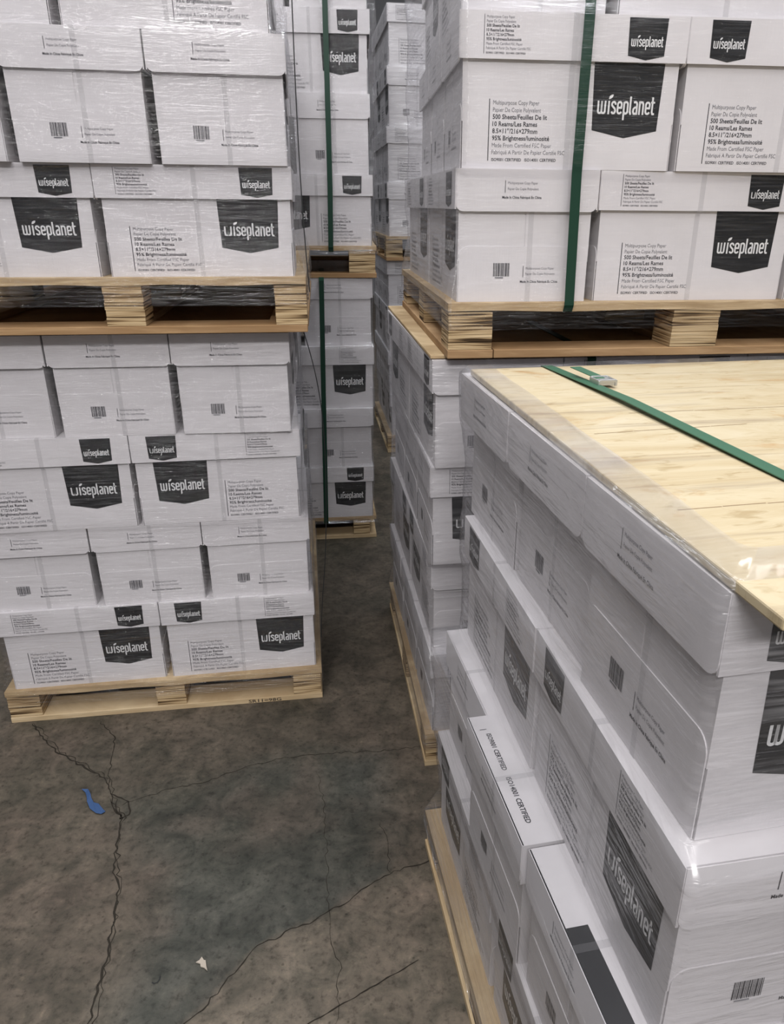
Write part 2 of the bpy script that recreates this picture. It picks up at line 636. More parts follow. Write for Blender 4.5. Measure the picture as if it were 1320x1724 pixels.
def tape_mesh(kind):
    """one closed band round the carton, over the lid and under the body"""
    zl, zt = H0 - LH - .0045, H0 + .0002
    if kind == 'long':
        bx, lx, off = BL / 2 + .0042, LL / 2 + .0018, -.012
    else:
        bx, lx, off = BW / 2 + .0006, LW / 2 + .0006, 0.0
    prof = [(-bx, -.0004), (bx, -.0004), (bx, zl - .002), (lx, zl), (lx, zt), (-lx, zt), (-lx, zl), (-bx, zl - .002)]
    hw = .0055
    vs, fs = [], []
    n = len(prof)
    for q in (-hw, hw):
        for a, z in prof:
            vs.append((a, off + q, z) if kind == 'long' else (off + q, a, z))
    for i in range(n):
        j = (i + 1) % n
        fs.append((i, j, n + j, n + i))
    me = bpy.data.meshes.new('packing_tape')
    me.from_pydata(vs, [], fs)
    me.materials.append(M_TAPE_T)
    me.update()
    return me


def tape_mat():
    m, nt, b = new_mat('clear_packing_tape')
    b.inputs['Base Color'].default_value = (0.36, 0.355, 0.37, 1)
    b.inputs['Roughness'].default_value = 0.2
    b.inputs['Alpha'].default_value = 0.15
    return m


M_TAPE_T = tape_mat()
BODY = {v: body_mesh(v) for v in 'ABN'}
LID = {v: lid_mesh(v) for v in 'AB'}
LID['iso'] = lid_mesh('A', 'iso')
LID['blk'] = lid_mesh('A', 'blk')
TAPE = {k: tape_mesh(k) for k in ('long', 'cross')}
N_CARTON = 0


def carton(x, y, z, rz, h, bv, lv, label, group, bdx=0.0):
    t = empty('carton', (x, y, z), rz)
    t.scale = (1, 1, h / H0)
    tag(t, label, 'carton', group)
    for nm, me, dx in (('body', BODY[bv], bdx), ('lid', LID[lv], 0.0), ('packing_tape', TAPE['long'], bdx), ('packing_tape', TAPE['cross'], 0.0)):
        o = bpy.data.objects.new(nm, me)
        o.location = (dx, 0, 0)
        COL.objects.link(o)
        o.parent = t
    return t


# ------------------------------------------------------------------ a palletised load
ORD = ['bottom', 'second', 'third', 'top']


def rot2(p, a):
    c, s = math.cos(a), math.sin(a)
    return (c * p[0] - s * p[1], s * p[0] + c * p[1])


def lay_boxes(short, kind):
    """boxes of a layer in (u,v): centre, orientation S (length along u) or E; slot words"""
    B = []
    if short:      # short face to the front; width 2A = 3E, origin at the front-RIGHT corner
        if kind == 'S':        # one row of two lengthwise cartons, then two rows of three
            B += [(-A / 2, E / 2, 'S', 'right end of the front row'), (-1.5 * A, E / 2, 'S', 'left end of the front row')]
            B += [(-E / 2, E + A / 2, 'E', 'second back on the right side'), (-E / 2, E + 1.5 * A, 'E', 'rearmost on the right side')]
        else:
            B += [(-E / 2, A / 2, 'E', 'rightmost of the front three'), (-1.5 * E, A / 2, 'E', 'middle of the front three'), (-2.5 * E, A / 2, 'E', 'leftmost of the front three')]
            B += [(-E / 2, 1.5 * A, 'E', 'second back on the right side'), (-A / 2, 2 * A + E / 2, 'S', 'rearmost on the right side')]
    else:          # long face to the front, origin at the front-LEFT corner
        if kind == 'E':        # a column of two end-on cartons at the left, then lengthwise ones
            B += [(E / 2, A / 2, 'E', 'left corner'), (E + A / 2, E / 2, 'S', 'middle of the front row'), (E + 1.5 * A, E / 2, 'S', 'right end of the front row')]
            B += [(E / 2, 1.5 * A, 'E', 'rearmost on the aisle side')]
        else:
            B += [(A / 2, E / 2, 'S', 'left corner'), (1.5 * A, E / 2, 'S', 'middle of the front row'), (2 * A + E / 2, A / 2, 'E', 'right end of the front row')]
            B += [(A / 2, 1.5 * E, 'S', 'second back on the aisle side'), (A / 2, 2.5 * E, 'S', 'rearmost on the aisle side')]
    return B


def build_load(S):
    name = S['name']
    short = S['short']
    rects = []     # film profile: z, umin,umax,vmin,vmax in the load's frame
    yaw0 = math.radians(S['yaw'])
    o0 = S['org']
    for k, L in enumerate(S['layers']):
        z0, z1 = S['z'][k], S['z'][k + 1]
        yaw = math.radians(L.get('yaw', S['yaw']))
        ox, oy = L['o']
        ext = [9, -9, 9, -9]
        for i, (u, v, ori, slot) in enumerate(lay_boxes(short, L['k'])):
            if i in L.get('skip', ()):
                continue
            du, dv = L.get('d', {}).get(i, (0, 0))
            u += du + random.uniform(-.0012, .0012)
            v += dv + random.uniform(-.003, .003)
            px, py = rot2((u, v), yaw)
            bv, lv = L.get('v', {}).get(i, ('A', 'A'))
            rz = yaw + (0 if ori == 'S' else PI / 2) + math.radians(random.uniform(-.25, .25))
            front = i < (2 if L['k'] == 'S' else 3) if short else i < 3
            view = ('barcode-end' if ori == 'E' else 'badge-side') if front else 'film-covered'
            lab = 'white %s carton, %s, %s layer, %s' % (view, slot, ORD[k], name)
            carton(ox + px, oy + py, z0, rz, z1 - z0, bv, lv, lab, 'cartons of the ' + name, (L.get('inset', 0) * (.25 if i == 0 else 1) if (ori == 'S' and not short and i in (0, 3, 4)) else random.uniform(-.004, .004)))
            hl, hw = (LL / 2, LW / 2) if ori == 'S' else (LW / 2, LL / 2)
            for cx, cy in ((-hl, -hw), (hl, -hw), (hl, hw), (-hl, hw)):
                qx, qy = rot2((u + cx, v + cy), yaw)
                ru, rv = rot2((qx + ox - o0[0], qy + oy - o0[1]), -yaw0)
                ext = [min(ext[0], ru), max(ext[1], ru), min(ext[2], rv), max(ext[3], rv)]
        # unseen columns: extend to full footprint
        if short:
            ext[0] = min(ext[0], -2 * A + (ext[1] if ext[1] < 0 else 0))
        else:
            ext[1] = max(ext[1], 2 * A + E)
        ext[3] = max(ext[3], 2 * A + E if short else 2 * A)
        m = .0045
        li = L.get('inset', 0) * .3
        ins = .004
        h = z1 - z0
        lidz = z1 - LH * h / H0
        rects.append((z0 + .004, [ext[0] + ins + li - m, ext[1] - ins + m, ext[2] + ins - m, ext[3] - ins + m]))
        rects.append((z0 + h * .38, [ext[0] + .007 + li - m, ext[1] - .007 + m, ext[2] + .007 - m, ext[3] - .007 + m]))
        rects.append((lidz - .03, [ext[0] + .004 + li * .6 - m, ext[1] - .004 + m, ext[2] + .004 - m, ext[3] - .004 + m]))
        rects.append((lidz - .002, [ext[0] - m, ext[1] + m, ext[2] - m, ext[3] + m]))
        rects.append((z1 + .001, [ext[0] - m, ext[1] + m, ext[2] - m, ext[3] + m]))
    return rects


def film(S, rects, mat, label, low, fold=0.0):
    """one wrapped sheet around the load, running round the profile"""
    r0 = rects[0][1]
    P = S['pallet_rect']
    m = .004
    rects = [(low, [P[0] - m, P[1] + m, P[2] - m, P[3] + m]), (S['z'][0] - .03, [P[0] - m, P[1] + m, P[2] - m, P[3] + m]),
             (S['z'][0] + .002, [min(P[0], r0[0]) - m, max(P[1], r0[1]) + m, min(P[2], r0[2]) - m, max(P[3], r0[3]) + m])] + rects[1:]
    if fold:
        z, r = rects[-1]
        rects.append((z + .0135, [r[0] + .012, r[1] - .012, r[2] - (.0 if S.get('lip') else -.012), r[3] - .012]))
        rects.append((z + .0145, [r[0] + fold, r[1] - fold, r[2] + fold, r[3] - fold]))
    # refine vertically
    fine = []
    for (za, ra), (zb, rb) in zip(rects[:-1], rects[1:]):
        n = max(1, int(round((zb - za) / .022)))
        for i in range(n):
            t = i / n
            fine.append((za + (zb - za) * t, [a + (b - a) * t for a, b in zip(ra, rb)]))
    fine.append(rects[-1])
    yaw = math.radians(S['yaw'])
    o = S['org']
    nu, nv = 30, 30
    verts, uvs = [], []
    ncol = None
    rr = random.Random(len(label))
    bul = [[rr.uniform(0, 6.28) for _ in range(4)] for _ in range(2)]
    for zi, (z, r) in enumerate(fine):
        pts = []
        c = .010
        x0, x1, y0, y1 = r
        for i in range(nu + 1):
            pts.append((x0 + c + (x1 - x0 - 2 * c) * i / nu, y0, 0, -1))
        pts.append((x1 - c * .3, y0 + c * .3, .7, -.7))
        for i in range(nv + 1):
            pts.append((x1, y0 + c + (y1 - y0 - 2 * c) * i / nv, 1, 0))
        pts.append((x1 - c * .3, y1 - c * .3, .7, .7))
        for i in range(nu + 1):
            pts.append((x1 - c - (x1 - x0 - 2 * c) * i / nu, y1, 0, 1))
        pts.append((x0 + c * .3, y1 - c * .3, -.7, .7))
        for i in range(nv + 1):
            pts.append((x0, y1 - c - (y1 - y0 - 2 * c) * i / nv, -1, 0))
        pts.append((x0 + c * .3, y0 + c * .3, -.7, -.7))
        ncol = len(pts)
        per = 0.0
        for i, (u, v, nx, ny) in enumerate(pts):
            w = .0012 * (math.sin(u * 23 + v * 17 + z * 9 + bul[0][0]) + math.sin(z * 61 + u * 7 - v * 9 + bul[0][1]) * math.sin(u * 31 + v * 29 + bul[0][2]))
            w = max(w, -.0008)
            x, y = rot2((u + nx * w, v + ny * w), yaw)
            verts.append((o[0] + x, o[1] + y, z))
            if i:
                per += math.hypot(u - pts[i - 1][0], v - pts[i - 1][1])
            uvs.append((per, z))
    faces, fuv = [], []
    for j in range(len(fine) - 1):
        for i in range(ncol):
            k = (i + 1) % ncol
            faces.append((j * ncol + i, j * ncol + k, (j + 1) * ncol + k, (j + 1) * ncol + i))
            u1 = uvs[j * ncol + k][0] if k else uvs[j * ncol + i][0] + .01
            fuv.append(((uvs[j * ncol + i][0], uvs[j * ncol + i][1]), (u1, uvs[j * ncol + i][1]), (u1, uvs[(j + 1) * ncol + i][1]), (uvs[j * ncol + i][0], uvs[(j + 1) * ncol + i][1])))
    me = bpy.data.meshes.new('stretch_film')
    me.from_pydata(verts, [], faces)
    uvl = me.uv_layers.new(name='UVMap')
    flat = [c for q in fuv for p in q for c in p]
    uvl.data.foreach_set('uv', flat)
    me.materials.append(mat)
    me.materials.append(M_FILM_R0)
    side = []
    for j in range(len(fine) - 1):
        for i in range(ncol):
            left = i > 2 * nu + nv + 4
            side.append(1 if (left and not S['short']) or (S['short'] and nu < i < nu + nv + 2) else 0)
    me.polygons.foreach_set('material_index', side)
    me.polygons.foreach_set('use_smooth', [True] * len(faces))
    me.update()
    ob = bpy.data.objects.new('stretch_film', me)
    COL.objects.link(ob)
    tag(ob, label, 'plastic film', 'stretch film round the pallet loads')
    return ob


def pallet(S, z0, z1, label, blocks_u, marks=None, bw=.10, pale=False):
    """deck sheet, nine laminated blocks, perimeter bottom boards"""
    x0, x1, y0, y1 = S['pallet_rect']
    yaw = math.radians(S['yaw'])
    t = empty('pallet', (S['org'][0], S['org'][1], z0), yaw)
    tag(t, label, 'pallet', 'wooden block pallets')
    H = z1 - z0
    dk, bd = .017, .019
    mb = MB()
    nx = 24
    # deck: a slightly wavy sheet
    for i in range(nx):
        a, b = x0 + (x1 - x0) * i / nx, x0 + (x1 - x0) * (i + 1) / nx
        base = len(mb.v)
        wa, wb = .0016 * math.sin(i * .9), .0016 * math.sin((i + 1) * .9)
        mb.v += [(a, y0, H - dk + wa), (b, y0, H - dk + wb), (b, y1, H - dk + wb), (a, y1, H - dk + wa), (a, y0, H), (b, y0, H), (b, y1, H), (a, y1, H)]
        fs = [(3, 2, 1, 0), (4, 5, 6, 7), (0, 1, 5, 4), (2, 3, 7, 6)]
        if i == 0:
            fs.append((0, 4, 7, 3))
        if i == nx - 1:
            fs.append((1, 2, 6, 5))
        for q in fs:
            mb.f.append(tuple(base + k for k in q))
            mb.m.append(0)
    mb.obj('deck', [M_DECK if not pale else M_BOARDL], t)
    by = [(y0 + .002, y0 + .10), ((y0 + y1) / 2 - .05, (y0 + y1) / 2 + .05), (y1 - .10, y1 - .002)]
    for (a, b) in blocks_u:
        for (c, d) in by:
            mb = MB()
            e = random.uniform(-.002, .002)
            # stack of plies, each a little proud or shy of its neighbours
            n = 5
            zz = [bd + (H - dk - .0018 - bd) * k / n for k in range(n + 1)]
            for k in range(n):
                j1, j2 = random.uniform(-.0010, .0010), random.uniform(-.0010, .0010)
                g = .0006
                mb.box(a + e + j1, b + e + j1, c + j2, d + j2, zz[k] + (g if k else 0), zz[k + 1])
            o = mb.obj('block', [M_BLOCK], t)
    w = .10
    for (a, b, c, d) in ((x0 + w + .002, x1 - w - .002, y0, y0 + w), (x0 + w + .002, x1 - w - .002, y1 - w, y1), (x0, x0 + w, y0, y1), (x1 - w, x1, y0, y1), ((x0 + x1) / 2 - w / 2, (x0 + x1) / 2 + w / 2, y0 + w + .002, y1 - w - .002)):
        if S['short'] and c == y0 and d == y0 + w:
            a, b = x0 + .001, x1 - .001
        if S['short'] and a in (x0, x1 - w):
            c = y0 + w + .002
        mb = MB()
        mb.box(a, b, c, d, 0, bd - .001)
        bo = mb.obj('bottom_board', [M_BOARDL if (pale or z0 < .01) else M_BOARD], t, bevel=.0015)
        if marks and c == y0:
            g = text_geo(marks, .10, .011, .01)
            m2 = MB()
            fr = lambda s, tt, n: (x1 - .23 + s, y0 - n, .003 + tt)
            m2.flat(g, fr, .0006, 0)
            mo = m2.obj('stencil_mark', [M_CORD], bo)
            mo['label'] = 'black stencilled marking'
            marks = None
    return t


def sheet(S, z, rect4, label, mat=None, th=.010):
    yaw = math.radians(S['yaw'])
    x0, x1, y0, y1 = rect4
    mb = MB()
    mb.box(x0, x1, y0, y1, 0, th)
    if mat is M_SHEET:
        # veneer joints, a hairline each
        for (ua, va, ub, vb) in ((.041, .174, x1, .196), (.16, .545, x1, .538), (.067, .449, .30, .462), (.30, .196, .302, .54), (.62, .20, .622, .538)):
            L = math.hypot(ub - ua, vb - va)
            k = max(1, int(L / .05))
            for i in range(k):
                p = [(ua + (ub - ua) * t, va + (vb - va) * t + .0006 * math.sin(i * 2.1)) for t in (i / k, (i + .97) / k)]
                w = .0007
                mb.poly([(p[0][0] - (w if ua + .01 > ub else 0), p[0][1] - w, th + .0003), (p[1][0] + (w if ub - ua < .01 else 0), p[1][1] - w, th + .0003), (p[1][0] + (w if ub - ua < .01 else 0), p[1][1] + w, th + .0003), (p[0][0] - (w if ua + .01 > ub else 0), p[0][1] + w, th + .0003)], 1)
    o = mb.obj('plywood_sheet', [mat or M_SHEET, M_JOINT], None, (S['org'][0], S['org'][1], z), yaw, bevel=.002)
    tag(o, label, 'plywood sheet', 'plywood sheets on the loads')
    return o


def ribbon(name, pts, width, side, th, mat, label, cat, group=None, parent=None):
    """flat strap along pts; side = unit vector across its width"""
    sv = Vector(side).normalized()
    P = [Vector(p) for p in pts]
    verts, faces = [], []
    for i, p in enumerate(P):
        a = P[max(i - 1, 0)]
        b = P[min(i + 1, len(P) - 1)]
        t = (b - a).normalized()
        n = t.cross(sv).normalized()
        for q in (-1, 1):
            for r in (-1, 1):
                verts.append(tuple(p + sv * width / 2 * q + n * th / 2 * r))
    for i in range(len(P) - 1):
        a, b = i * 4, i * 4 + 4
        for q in ((0, 1), (1, 3), (3, 2), (2, 0)):
            faces.append((a + q[0], a + q[1], b + q[1], b + q[0]))
    faces.append((0, 2, 3, 1))
    k = len(P) * 4 - 4
    faces.append((k, k + 1, k + 3, k + 2))
    me = bpy.data.meshes.new(name)
    me.from_pydata(verts, [], faces)
    me.materials.append(mat)
    me.update()
    bm = bmesh.new()
    bm.from_mesh(me)
    bmesh.ops.recalc_face_normals(bm, faces=bm.faces)
    bm.to_mesh(me)
    bm.free()
    o = bpy.data.objects.new(name, me)
    COL.objects.link(o)
    if parent:
        o.parent = parent
    if label:
        tag(o, label, cat, group)
    return o


# ------------------------------------------------------------------ floor and far walls
def vnoise(x, y, s, seed):
    rs = np.random.RandomState(seed)
    g = rs.rand(64, 64)
    X, Y = x * s + 31.3, y * s + 17.7
    xi, yi = np.floor(X).astype(int), np.floor(Y).astype(int)
    fx, fy = X - xi, Y - yi
    fx, fy = fx * fx * (3 - 2 * fx), fy * fy * (3 - 2 * fy)
    q = lambda a, b: g[a % 64, b % 64]
    return (q(xi, yi) * (1 - fx) + q(xi + 1, yi) * fx) * (1 - fy) + (q(xi, yi + 1) * (1 - fx) + q(xi + 1, yi + 1) * fx) * fy


def inside(px, py, poly):
    res = np.zeros(px.shape, bool)
    n = len(poly)
    for i in range(n):
        x1, y1 = poly[i]
        x2, y2 = poly[(i + 1) % n]
        c = ((y1 > py) != (y2 > py)) & (px < (x2 - x1) * (py - y1) / (y2 - y1 + 1e-12) + x1)
        res ^= c
    return res


def dist_poly(px, py, poly, closed=True):
    d = np.full(px.shape, 9.0)
    n = len(poly)
    for i in range(n if closed else n - 1):
        x1, y1 = poly[i]
        x2, y2 = poly[(i + 1) % n]
        dx, dy = x2 - x1, y2 - y1
        t = np.clip(((px - x1) * dx + (py - y1) * dy) / (dx * dx + dy * dy), 0, 1)
        d = np.minimum(d, np.hypot(px - x1 - t * dx, py - y1 - t * dy))
    return d


PATCH = [(-.763, 1.549), (-.595, 1.641), (-.404, 1.74), (-.137, 1.77), (-.094, 1.59), (-.088, 1.335), (-.184, 1.251), (-.232, 1.212), (-.303, 1.174), (-.364, 1.131), (-.385, 1.09), (-.426, 1.013), (-.46, .973), (-.497, .9), (-.53, .8), (-.60, .85), (-.60, 1.0), (-.59, 1.186), (-.62, 1.33)]
EDGE = [(-.60, .70), (-.53, .80), (-.497, .9), (-.46, .973), (-.426, 1.013), (-.385, 1.09), (-.364, 1.131), (-.303, 1.174), (-.232, 1.212), (-.184, 1.251), (-.128, 1.301), (-.088, 1.335), (-.04, 1.354), (.023, 1.381), (.6, 1.55), (.6, .3), (-.6, .3)]


def floor():
    step = .016
    xs = np.arange(-1.9, 1.0, step)
    ys = np.arange(.5, 5.6, step)
    X, Y = np.meshgrid(xs, ys)
    nx, ny = len(xs), len(ys)
    verts = np.stack([X.ravel(), Y.ravel(), np.zeros(X.size)], 1)
    idx = np.arange(nx * ny).reshape(ny, nx)
    F = np.stack([idx[:-1, :-1].ravel(), idx[:-1, 1:].ravel(), idx[1:, 1:].ravel(), idx[1:, :-1].ravel()], 1)
    x, y = verts[:, 0], verts[:, 1]
    w = (vnoise(x, y, 9, 5) - .5) * .05 + (vnoise(x, y, 31, 6) - .5) * .02
    ins = inside(x, y, PATCH)
    d = dist_poly(x, y, PATCH)
    de = dist_poly(x, y, EDGE[:12], False)
    sharp = np.clip(1 - de / .05, 0, 1)
    soft = .5 + np.where(ins, 1, -1) * (d + w * np.where(ins, 1, -1) * (1 - sharp)) / .12
    hard = .5 + np.where(ins, 1, -1) * d / .012
    patch = np.clip(soft * (1 - sharp) + hard * sharp, 0, 1)
    low = np.clip(.5 + np.where(inside(x, y, EDGE), 1, -1) * dist_poly(x, y, EDGE) / .02, 0, 1)
    green = np.clip((vnoise(x, y, 3.2, 8) * .6 + vnoise(x, y, 8, 9) * .4 - .35) * 2.2, 0, 1) * np.clip((y - 1.25) / .3, 0, 1)
    base = np.array([.108, .091, .073])
    cp = np.array([.064, .067, .059])
    cl = np.array([.150, .130, .105])
    cg = np.array([.058, .056, .042])
    c = base[None] * (1 - patch[:, None] * .95) + cp[None] * patch[:, None] * .95
    c = c * (1 - low[:, None] * .9) + cl[None] * low[:, None] * .9
    c = c * (1 - green[:, None] * .62) + cg[None] * green[:, None] * .62
    mot = .60 + .84 * (vnoise(x, y, 5, 11) * .35 + vnoise(x, y, 14, 12) * .3 + vnoise(x, y, 30, 13) * .35)
    pink = np.clip((vnoise(x, y, 4.1, 21) * .6 + vnoise(x, y, 13, 22) * .4 - .56) * 4, 0, 1)
    c = c * (1 - pink[:, None] * .35) + np.array([.13, .098, .082])[None] * pink[:, None] * .35
    c = c * mot[:, None] * .90
    # worn outer slab all round the detailed part
    big = [(-8, -6), (12, -6), (12, 14), (-8, 14)]
    b = len(verts)
    x0, x1, y0, y1 = xs[0], xs[-1], ys[0], ys[-1]
    V = [tuple(v) for v in verts.tolist()] + [(p[0], p[1], 0) for p in big] + [(x0, y0, 0), (x1, y0, 0), (x1, y1, 0), (x0, y1, 0)]
    Fl = [tuple(f) for f in F.tolist()] + [(b, b + 1, b + 5, b + 4), (b + 1, b + 2, b + 6, b + 5), (b + 2, b + 3, b + 7, b + 6), (b + 3, b, b + 4, b + 7)]
    cols = np.vstack([c, np.tile(base[None], (8, 1))])
    me = bpy.data.meshes.new('floor')
    me.from_pydata(V, [], Fl)
    at = me.color_attributes.new('stain', 'FLOAT_COLOR', 'POINT')
    at.data.foreach_set('color', np.hstack([cols, np.ones((len(cols), 1))]).ravel().astype(np.float32))
    m, nt, bs = new_mat('worn_concrete')
    a = nt.nodes.new('ShaderNodeAttribute')
    a.attribute_name = 'stain'
    v = mapping(nt, 'Object', (1, 1, 1))
    n1 = noise(nt, v, 55, 6, .7)
    n2 = noise(nt, v, 12, 5, .65, 1.0)
    r1 = ramp(nt, [(.33, (.45, .44, .42)), (.48, (.95, .95, .95)), (.60, (1.08, 1.07, 1.05)), (.74, (1.7, 1.65, 1.55))])
    nt.links.new(n1.outputs['Fac'], r1.inputs[0])
    r2 = ramp(nt, [(.35, (.60, .62, .58)), (.62, (1.22, 1.17, 1.12))])
    nt.links.new(n2.outputs['Fac'], r2.inputs[0])
    prev = a.outputs['Color']
    for r in (r1, r2):
        mx = nt.nodes.new('ShaderNodeMix')
        mx.data_type = 'RGBA'
        mx.blend_type = 'MULTIPLY'
        mx.inputs[0].default_value = .9
        nt.links.new(prev, mx.inputs[6])
        nt.links.new(r.outputs[0], mx.inputs[7])
        prev = mx.outputs[2]
    # dark pits
    vo = nt.nodes.new('ShaderNodeTexVoronoi')
    vo.inputs['Scale'].default_value = 34
    nt.links.new(v, vo.inputs['Vector'])
    rp = ramp(nt, [(.06, (.45, .45, .42)), (.13, (1, 1, 1))])
    nt.links.new(vo.outputs['Distance'], rp.inputs[0])
    mx = nt.nodes.new('ShaderNodeMix')
    mx.data_type = 'RGBA'
    mx.blend_type = 'MULTIPLY'
    mx.inputs[0].default_value = .8
    nt.links.new(prev, mx.inputs[6])
    nt.links.new(rp.outputs[0], mx.inputs[7])
    nt.links.new(mx.outputs[2], bs.inputs['Base Color'])
    bs.inputs['Roughness'].default_value = .62
    bs.inputs['Specular IOR Level'].default_value = .35
    bp = nt.nodes.new('ShaderNodeBump')
    bp.inputs['Strength'].default_value = .25
    bp.inputs['Distance'].default_value = .003
    nt.links.new(n1.outputs['Fac'], bp.inputs['Height'])
    nt.links.new(bp.outputs[0], bs.inputs['Normal'])
    me.materials.append(m)
    me.update()
    o = bpy.data.objects.new('floor', me)
    COL.objects.link(o)
    o['kind'] = 'structure'
    return o


FLOOR = floor()
M_CRACK = simple('crack_dirt', (0.030, 0.026, 0.021), 0.9, 0.1)
CR = {
    'main': (.0058, [(-1.186, 1.883), (-1.127, 1.822), (-1.058, 1.757), (-.988, 1.712), (-.935, 1.684), (-.88, 1.649), (-.841, 1.603), (-.813, 1.538), (-.776, 1.501), (-.767, 1.457), (-.753, 1.4), (-.726, 1.32), (-.706, 1.294), (-.694, 1.246), (-.672, 1.156), (-.656, 1.074), (-.645, 1.011), (-.64, .971), (-.617, .838)]),
    'a2': (.004, [(-.989, 1.894), (-.92, 1.825), (-.888, 1.734), (-.873, 1.672), (-.858, 1.621)]),
    'loop': (.005, [(-.837, 1.592), (-.783, 1.56), (-.761, 1.513), (-.776, 1.501), (-.802, 1.534), (-.832, 1.57)]),
    'b': (.0028, [(-.794, 1.549), (-.696, 1.605), (-.595, 1.641), (-.496, 1.702), (-.404, 1.74), (-.272, 1.76), (-.137, 1.77), (-.035, 1.789), (.025, 1.812)]),
    'c': (.0036, [(-.53, .80), (-.497, .9), (-.46, .973), (-.426, 1.013), (-.385, 1.09), (-.364, 1.131), (-.303, 1.174), (-.232, 1.212), (-.184, 1.251), (-.128, 1.301), (-.088, 1.335), (-.04, 1.354), (.023, 1.381)]),
    'c2': (.002, [(-.088, 1.335), (-.097, 1.426), (-.119, 1.495)]),
    'd': (.0016, [(-.303, 1.68), (-.272, 1.566), (-.241, 1.387), (-.219, 1.235), (-.209, 1.19), (-.196, 1.132), (-.174, 1.105), (-.175, 1.053), (-.171, .975)]),
    'e': (.0038, [(-.015, 1.111), (-.222, .975), (-.341, .901)]),
}
mb = MB()
for key, (w, pts) in CR.items():
    reps = 2 if key in ('main',) else 1
    for rep in range(reps):
        fine = []
        for i in range(len(pts) - 1):
            a, b = Vector(pts[i]), Vector(pts[i + 1])
            n = max(2, int((b - a).length / .012))
            nrm = Vector((-(b - a).y, (b - a).x)).normalized()
            for k in range(n):
                j = random.uniform(-1, 1) * (.0015 if key == 'e' else .0045) * (1.6 if rep else 1)
                fine.append(a + (b - a) * k / n + nrm * (j + rep * .006))
        fine.append(Vector(pts[-1]))
        ws = [w * (.45 if rep else 1) * random.uniform(.35, 1.0) * (.3 if i in (0, len(fine) - 1) else 1) for i in range(len(fine))]
        zz = .0006 + .0002 * rep
        for i in range(len(fine) - 1):
            d = (fine[i + 1] - fine[i])
            nrm = Vector((-d.y, d.x)).normalized()
            p, q = fine[i], fine[i + 1]
            mb.poly([(p + nrm * ws[i] / 2).to_3d() + Vector((0, 0, zz)), (q + nrm * ws[i + 1] / 2).to_3d() + Vector((0, 0, zz)), (q - nrm * ws[i + 1] / 2).to_3d() + Vector((0, 0, zz)), (p - nrm * ws[i] / 2).to_3d() + Vector((0, 0, zz))])
ck = mb.obj('floor_crack', [M_CRACK], FLOOR)

M_WALL = simple('painted_block_wall', (.24, .24, .25), .9)
for nm, (x0, x1, y0, y1) in {'wall_back': (-8, 12, 13.8, 14), 'wall_left': (-8.2, -8, -6, 14), 'wall_right': (12, 12.2, -6, 14)}.items():
    mb = MB()
    mb.box(x0, x1, y0, y1, 0, 6.5)
    o = mb.obj(nm, [M_WALL])
    o['kind'] = 'structure'

# ------------------------------------------------------------------ the loads
LOADS = {}


def do_load(S, filmmat, filmlabel, low, fold=0.0):
    r = build_load(S)
    film(S, r, filmmat, filmlabel, low, fold)
    return r


# left column, lower
L1 = dict(name='lower left load', short=True, yaw=9.0, org=(-.348, 2.04), z=[.108, .368, .611, .872, 1.135],
          pallet_rect=(-.915, .012, -.014, 1.22),
          layers=[dict(k='S', o=(-.347, 2.040), yaw=9.8, v={0: ('A', 'B'), 1: ('A', 'A')}),
                  dict(k='E', o=(-.349, 2.046), yaw=10),
                  dict(k='S', o=(-.360, 2.040), yaw=10.5, v={0: ('B', 'B'), 1: ('A', 'A')}),
                  dict(k='E', o=(-.366, 2.012), yaw=8)])
for L in L1['layers'][0:1]:
    pass
do_load(L1, M_FILM_L, 'streaky clear stretch film wrapped round the lower left load', .055)
pallet(L1, 0, .108, 'pale wooden pallet standing on the floor under the lower left load', [(-.915, -.825), (-.49, -.405), (-.075, .010)], 'SR11=98G')
sheet(L1, 1.1362, (-.90, .004, -.012, 1.18), 'thin brown plywood sheet between the two left loads', M_BOARD, .008)

# left column, upper
L2 = dict(name='upper left load', short=True, yaw=8.0, org=(-.335, 1.975), z=[1.275, 1.52, 1.781, 2.045, 2.30],
          pallet_rect=(-.90, .024, -.02, 1.20),
          layers=[dict(k='S', o=(-.331, 1.980), yaw=8.5, v={0: ('A', 'A'), 1: ('A', 'A')}, d={2: (-.012, 0), 3: (-.014, 0)}),
                  dict(k='E', o=(-.325, 1.960), yaw=9, d={3: (-.012, 0), 4: (-.012, 0)}),
                  dict(k='S', o=(-.350, 1.960), yaw=9, d={2: (-.012, 0), 3: (-.012, 0)}, v={0: ('B', 'B'), 1: ('A', 'A')})])
do_load(L2, M_FILM_L, 'streaky clear stretch film wrapped round the upper left load', 1.21)
pallet(L2, 1.1448, 1.275, 'wooden pallet with plywood blocks raised under the upper left load', [(-.90, -.80), (-.455, -.365), (-.055, .022)])

# right foreground
R0 = dict(name='foreground right load', short=False, yaw=11.5, org=(.24, .53), z=[.108, .358, .611, .874, 1.150],
          pallet_rect=(-.062, 1.18, -.02, .925),
          layers=[dict(k='E', o=(.200, .522), yaw=11.5, v={0: ('B', 'B'), 3: ('B', 'B')}),
                  dict(k='S', o=(.232, .525), yaw=12.5, d={0: (-.026, 0), 3: (-.033, 0), 4: (0, 0)}, v={0: ('A', 'blk'), 3: ('A', 'iso')}),
                  dict(k='E', o=(.240, .529), yaw=11.0, v={0: ('A', 'B'), 3: ('A', 'B')}),
                  dict(k='S', o=(.245, .555), yaw=12.0, inset=.017, v={0: ('B', 'B'), 1: ('B', 'B')})], lip=True)
do_load(R0, M_FILM_R0, 'hazy stretch film wrapped round the foreground right load', .118, .055)
pallet(R0, 0, .108, 'pale wooden pallet under the foreground right load', [(-.058, .04), (.5, .6), (1.08, 1.178)], pale=True)
